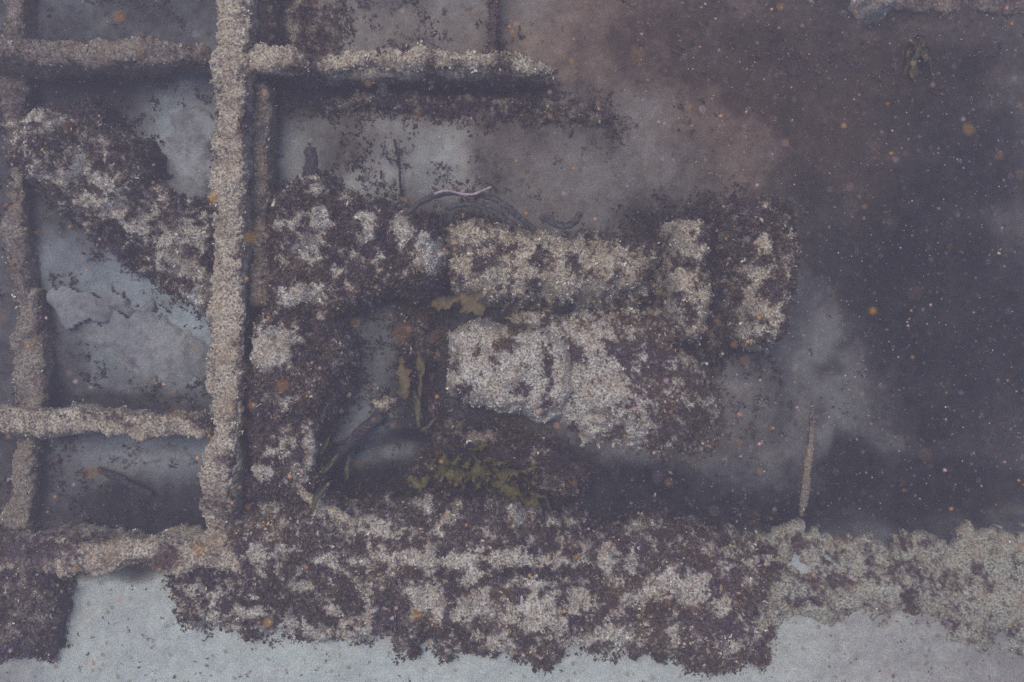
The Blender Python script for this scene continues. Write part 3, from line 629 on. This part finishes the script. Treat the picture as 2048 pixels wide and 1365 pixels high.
# ------------------------------------------------------------------ slabs
plate('slab', [(285, 195), (440, 180), (445, 425), (340, 425), (300, 350), (325, 290)], -.185, .02, (.06, -.02), 'smooth blue grey slab between the diagonal heap and the long beam', 301)
plate('slab', [(95, 565), (230, 588), (315, 612), (300, 640), (225, 655), (105, 650)], -.182, .018, (-.05, .05), 'narrow grey slab with a cracked pointed tip beside the upright left beam', 303)
plate('slab', [(150, 650), (310, 605), (400, 628), (440, 690), (440, 792), (305, 788), (245, 752), (165, 700)], -.185, .02, (.03, .05), 'broad pale slab in the middle cell above the lower cross beam', 305)
plate('slab', [(225, 868), (345, 872), (405, 915), (380, 958), (320, 962), (245, 945), (215, 905)], -.19, .02, (.02, .1), 'rounded grey slab just below the lower cross beam', 307)

# ------------------------------------------------------------------ pipes, hoses, sticks
o = tube('curved_pipe', [(566, 850, -.04), (568, 900, -.03), (582, 960, -.03), (620, 1000, -.03), (670, 1025, -.03), (715, 1050, -.04)], W(9), W(9), M_CRUST, None, 18, .004, .004, 1, .22, [(590, 980, 20, 10, .6)], .25, .008, .5, 401, 70, .003)
tag(o, 'thin curved pale crusted pipe running down from the mound to the ledge', 'pipe')
o = tube('pipe_stub', [(616, 840, -.05), (616, 935, -.05)], W(17), W(15), M_CRUST_GREY, None, 24, .004, .007, 1, .25, [(606, 860, 12, 14, .7)], .3, .009, .5, 405, 60, .006)
tag(o, 'short pale crusted pipe stub beside the curved pipe', 'pipe')
def hose(pts, r, label, seed):
    o = tube('hose', pts, W(r), W(r), M_HOSE, None, 14, .004, .003, 1, .5, [], 0, seed=seed, freq=80); tag(o, label, 'hose', 'hoses looping above the machinery')
hose([(815, 425, -.05), (850, 398, -.03), (900, 384, -.02), (960, 388, -.02), (1005, 405, -.02), (1040, 436, -.03), (1070, 462, -.05)], 6, 'longest dark hose arching under the pink strand', 411)
hose([(880, 432, -.05), (905, 412, -.03), (950, 408, -.03), (985, 424, -.03), (1030, 450, -.05)], 5, 'inner dark hose arching inside the longest one', 413)
hose([(1080, 432, -.06), (1105, 446, -.04), (1125, 455, -.04), (1150, 446, -.05), (1162, 425, -.06)], 7, 'short thick dark hose curling beyond the machinery', 415)
o = tube('pink_strand', [(868, 389, .0), (886, 382, .01), (905, 383, .01), (922, 389, .005), (945, 390, .01), (962, 383, .015), (984, 374, .015)], W(2.6), W(2.6), M_PINK, None, 10, .003, .0015, 1, .1, [], 0, seed=421, freq=120)
tag(o, 'thin pinkish white wavy strand lying over the dark hose', 'strand')
o = tube('wood_stump', [(622, 366, -.09), (622, 330, -.07), (620, 293, -.06)], W(14), W(11), M_WOOD, None, 18, .004, .006, 1.2, .5, [], 0, seed=431, freq=60, taper=[(0, 1.15), (1, .78)], ends=.35)
tag(o, 'dark blunt stump sticking out of the mound over pale silt', 'stump')
tw = empty('twig', at(797, 330, -.16)); tag(tw, 'thin black forked twig lying on pale silt above the mound', 'twig')
tube('stem', [(788, 278, -.165), (794, 305, -.155), (799, 330, -.15), (800, 360, -.155), (803, 392, -.165)], W(2.6), W(2.6), M_TWIG, tw, 8, .004, .002, 1, .5, [], 0, seed=441, freq=120)
tube('branch', [(772, 317, -.15), (786, 320, -.15), (798, 325, -.15)], W(2.4), W(2.4), M_TWIG, tw, 8, .004, .002, 1, .5, [], 0, seed=443, freq=120)
tube('branch', [(762, 340, -.165), (763, 358, -.165)], W(2), W(2), M_TWIG, tw, 8, .004, .002, 1, .5, [], 0, seed=445, freq=120)
o = tube('sunken_stick', [(632, 960, -.2), (680, 905, -.17), (720, 865, -.16), (765, 828, -.16)], W(13), W(10), M_WOOD, None, 16, .004, .006, 1, .5, [], 0, seed=451, freq=60)
tag(o, 'dark purple stick slanting across the blue grey silt pocket', 'stick')
o = tube('splinter', [(1002, 774, -.015), (1020, 765, -.013), (1042, 753, -.013)], W(3.6), W(3.0), M_TAN, None, 10, .003, .0015, 1.4, .5, [], 0, seed=455, freq=100)
tag(o, 'short tan splinter resting on the pale rounded block', 'splinter')
o = tube('pale_post', [(1627, 800, -.37), (1622, 870, -.355), (1612, 950, -.35), (1601, 1035, -.36)], W(9), .02, M_CRUST_DULL, None, 22, .005, .005, 2.0, .2, [(1630, 790, 20, 50, .7), (1600, 1040, 20, 20, .6)], .2, .008, .45, 461, 60, .006, [(0, .15), (.5, .9), (.8, .8), (1, .4)])
tag(o, 'slim pale upright post fading into the dark murk', 'post')
o = tube('far_beam', [(1780, 10, -.42), (1920, 14, -.42), (2250, 20, -.42)], W(20), .03, M_CRUST_DULL, None, 26, .007, .01, 2.0, .55, [], .2, .01, .4, 463, 45, .014)
tag(o, 'dim crusted beam along the top edge over the dark drop', 'beam', kind='thing')
o = tube('dark_crack', [(195, 938, -.17), (235, 955, -.165), (262, 972, -.165), (305, 990, -.175)], W(7), W(6), M_WOOD, None, 12, .004, .004, 1, .5, [], 0, seed=471, freq=70)  # dark crack line, added as a thin tube
tag(o, 'dark crooked crack below the rounded grey slab, added as a thin tube', 'branch')

# ------------------------------------------------------------------ seaweed
kelp = empty('kelp', at(960, 945, -.22)); tag(kelp, 'olive yellow kelp with spread lobed fronds in the dark hollow', 'kelp')
KZ = -.13
tube('stipe', [(880, 950, KZ), (930, 948, KZ), (985, 958, KZ), (1030, 985, KZ - .02)], W(4), W(4), M_KELP, kelp, 10, .004, .002, 1, 0, [], 0, seed=501)
for i, (pts, w) in enumerate([
    ([(930, 950, KZ), (900, 945, KZ + .02), (868, 952, KZ)], 40), ([(905, 946, KZ), (892, 925, KZ + .03), (885, 902, KZ + .02)], 22), ([(915, 946, KZ), (913, 925, KZ + .03), (916, 905, KZ + .03)], 16),
    ([(920, 946, KZ), (930, 930, KZ + .03), (942, 912, KZ + .02)], 20), ([(930, 950, KZ), (955, 945, KZ + .03), (985, 948, KZ)], 28), ([(980, 955, KZ), (1005, 970, KZ + .03), (1030, 985, KZ + .02), (1048, 990, KZ)], 26),
    ([(985, 955, KZ), (1010, 950, KZ + .03), (1040, 942, KZ + .02)], 22), ([(985, 928, KZ), (1000, 922, KZ + .03), (1022, 922, KZ + .02)], 14), ([(1025, 985, KZ), (1032, 1000, KZ + .02), (1030, 1018, KZ)], 20), ([(1030, 990, KZ), (1055, 1005, KZ + .01), (1085, 1008, KZ - .01)], 22),
    ([(940, 900, KZ - .02), (960, 893, KZ), (982, 887, KZ)], 12), ([(1040, 942, KZ), (1062, 936, KZ + .01), (1085, 930, KZ)], 16), ([(860, 955, KZ - .01), (835, 962, KZ), (812, 958, KZ - .02)], 26)]):
    frond('frond', pts, W(w), M_KELP, kelp, 510 + i * 7, .75, .010)
krng = random.Random(5)
for i in range(64):
    a = krng.uniform(0, 6.283); x0 = krng.uniform(872, 1070); y0 = 945 + (x0 - 960) * .2 + krng.gauss(0, 15); L = krng.uniform(20, 58)
    x1, y1 = x0 + math.cos(a) * L, y0 + math.sin(a) * L * .7
    frond('frond', [(x0, y0, KZ - .03), ((x0 + x1) / 2 + krng.gauss(0, 5), (y0 + y1) / 2 + krng.gauss(0, 5), KZ + krng.uniform(-.02, .03)), (x1, y1, KZ + krng.uniform(-.05, .01))], W(krng.uniform(4, 11)), M_KELP if i % 3 else M_WRACK, kelp, 700 + i, .8, .012, 18, 4)
def wrack(pts, w, label, seed, mat=None, name='wrack_frond', lobes=.55, grp='loose fronds of wrack'):
    o = frond(name, pts, W(w), mat or M_WRACK, None, seed, lobes, .008); tag(o, label, 'seaweed', grp)
wrack([(925, 590, -.01), (945, 608, .0), (965, 632, .0)], 46, 'tan crumpled wrack frond on the upper rim of the pale rounded block', 601)
wrack([(862, 612, -.10), (885, 606, -.08), (925, 598, -.05)], 28, 'tan wrack frond pointing at the dark gap left of the rounded block', 603)
wrack([(800, 715, -.12), (803, 755, -.10), (812, 800, -.11)], 32, 'hanging olive wrack frond with a torn tip in the dark gap', 605)
wrack([(838, 700, -.14), (842, 740, -.12), (840, 800, -.14)], 14, 'dim narrow frond beside the hanging olive one', 607)
wrack([(1308, 588, .0), (1322, 583, .01), (1338, 587, .0)], 14, 'small tan frond lying between machinery and the shorter cylinder', 609)
weed_root = empty('hanging_weed', at(1840, 70, -.4)); tag(weed_root, 'dim olive weed clump over the dark drop near the top', 'seaweed')
for i in range(9):
    x1, y1 = 1800 + krng.uniform(0, 90), 120 + krng.uniform(-20, 80)
    frond('frond', [(1835, 75, -.40), ((1835 + x1) / 2 + krng.gauss(0, 8), (75 + y1) / 2, -.36), (x1, y1, -.39)], W(krng.uniform(7, 16)), M_WRACK if i % 2 else M_BLADE, weed_root, 800 + i, .6, .012, 24, 4)
def blade(pts, w, label, seed):
    wrack(pts, w, label, seed, M_BLADE, 'seagrass_blade', .15, 'loose seagrass blades')
blade([(634, 925, -.10), (648, 895, -.07), (664, 866, -.05)], 10, 'thin olive blade nearest the pipe stub', 621)
blade([(646, 948, -.10), (662, 925, -.08), (682, 903, -.07)], 12, 'slanting blade lying along the dark stick', 623)
blade([(692, 962, -.12), (696, 935, -.10), (697, 905, -.10)], 12, 'upright short blade below the middle of the dark stick', 625)
blade([(622, 1030, .02), (634, 990, .04), (662, 962, .04)], 13, 'curved blade rooted on the curved pipe', 627)
blade([(840, 862, -.12), (858, 850, -.09), (876, 832, -.09)], 9, 'pale slanting blade at the top of the dark hollow', 629)
blade([(900, 868, -.12), (918, 850, -.09), (934, 832, -.08)], 10, 'slanting blade just under the pale rounded block', 631)
blade([(828, 780, -.14), (836, 820, -.12), (838, 860, -.13)], 16, 'dim upright blade hanging under the narrow frond', 633)
blade([(572, 1180, .05), (578, 1150, .07), (580, 1120, .07)], 8, 'lone thin blade standing on the brown ledge', 635)

# ------------------------------------------------------------------ barnacles on the ledge
def barnacle(px, py, r, z):
    n = 12; prof = [(1.0, -.3), (.95, .3), (.72, .95), (.55, 1.0), (.45, .5), (.0, .3)]
    c = at(px, py, z); V = []; 
    for (rr, hh) in prof:
        for a in range(n):
            w = 1 + .12 * math.sin(a * 3 + px)
            V.append((c[0] + rr * r * w * math.cos(a / n * 6.283), c[1] + rr * r * w * math.sin(a / n * 6.283), z + hh * r * .8))
    F = [(i * n + a, i * n + (a + 1) % n, (i + 1) * n + (a + 1) % n, (i + 1) * n + a) for i in range(len(prof) - 1) for a in range(n)]
    return mesh_obj('barnacle', np.array(V), np.array(F), M_CRUST_GREY, ledge, True, {'cover': np.full(len(V), .1)})
def top_of(o, px, py):
    me = o.data; n = len(me.vertices); co = np.empty(n * 3, np.float32); me.vertices.foreach_get('co', co); co = co.reshape(-1, 3)
    x, y = project(co); return co[np.argmin((x - px) ** 2 + (y - py) ** 2), 2]
for (bx, by, br) in [(995, 1163, 5), (1055, 1240, 8), (1086, 1262, 6), (1005, 1198, 6), (1066, 1203, 5), (1030, 1235, 6), (1110, 1240, 6), (1075, 1225, 5), (940, 1200, 5), (1140, 1225, 5), (1018, 1262, 5), (1100, 1275, 6)]:
    barnacle(bx, by, W(br), top_of(ledge, bx, by) + .002)

# ------------------------------------------------------------------ marine snow drifting in the water
def marine_snow():
    P, R, T = [], [], []
    def add(n, dz, rad, tone, xr=(-1.6, 1.6)):
        for _ in range(n):
            d = rng.uniform(*dz); k = d / H
            P.append((rng.uniform(*xr) * k, rng.uniform(-1.1, 1.1) * k, H - d)); R.append(rng.uniform(*rad) * k); T.append(np.clip(rng.normal(*tone), 0, 1))
    add(210, (0.8, 2.3), (.004, .0085), (.25, .15))
    add(180, (0.7, 2.2), (.003, .0065), (.62, .12))
    add(16, (0.55, 1.3), (.009, .016), (.2, .1))
    add(2200, (1.2, 2.6), (.0010, .0027), (.66, .22), (.3, 1.6))
    add(4200, (1.6, 2.5), (.0006, .0013), (.92, .1))
    P, R, T = np.array(P), np.array(R), np.array(T)
    base = np.array([(1, 0, 0), (-1, 0, 0), (0, 1, 0), (0, -1, 0), (0, 0, 1), (0, 0, -1)], float)
    FF = np.array([(0, 2, 4), (2, 1, 4), (1, 3, 4), (3, 0, 4), (2, 0, 5), (1, 2, 5), (3, 1, 5), (0, 3, 5)])
    n = len(P)
    q = rng.normal(0, 1, (n, 3, 3)); q, _ = np.linalg.qr(q)
    V = base[None] * rng.uniform(.55, 1.35, (n, 6, 1)); V = np.einsum('nij,nkj->nki', q, V) * R[:, None, None] + P[:, None, :]
    F = (FF[None] + (np.arange(n) * 6)[:, None, None]).reshape(-1, 3)
    o = mesh_obj('marine_snow', V.reshape(-1, 3), F, M_SNOW, None, True, {'tone': np.repeat(T, 6)})
    tag(o, 'orange and pink flecks of marine snow drifting in the murky water', 'marine snow', kind='stuff')
marine_snow()

# ------------------------------------------------------------------ the murky water itself
hz = 12.0
V = [(x, y, z) for z in (-2.0, H + 0.25) for y in (-hz, hz) for x in (-hz, hz)]
F = np.array([(0, 2, 3, 1), (4, 5, 7, 6), (0, 1, 5, 4), (2, 6, 7, 3), (0, 4, 6, 2), (1, 3, 7, 5)])
mh = bpy.data.materials.new('murky_water'); mh.use_nodes = True; nt = mh.node_tree
nt.nodes.remove(nt.nodes['Principled BSDF'])
pv = nt.nodes.new('ShaderNodeVolumePrincipled')
pv.inputs['Color'].default_value = (0.55, 0.50, 0.595, 1); pv.inputs['Density'].default_value = 0.145; pv.inputs['Anisotropy'].default_value = 0.2
nt.links.new(pv.outputs[0], nt.nodes['Material Output'].inputs['Volume'])
haze = mesh_obj('haze', np.array(V), F, mh, None, False)
tag(haze, 'murky grey violet water filling the whole view', 'water', kind='stuff')
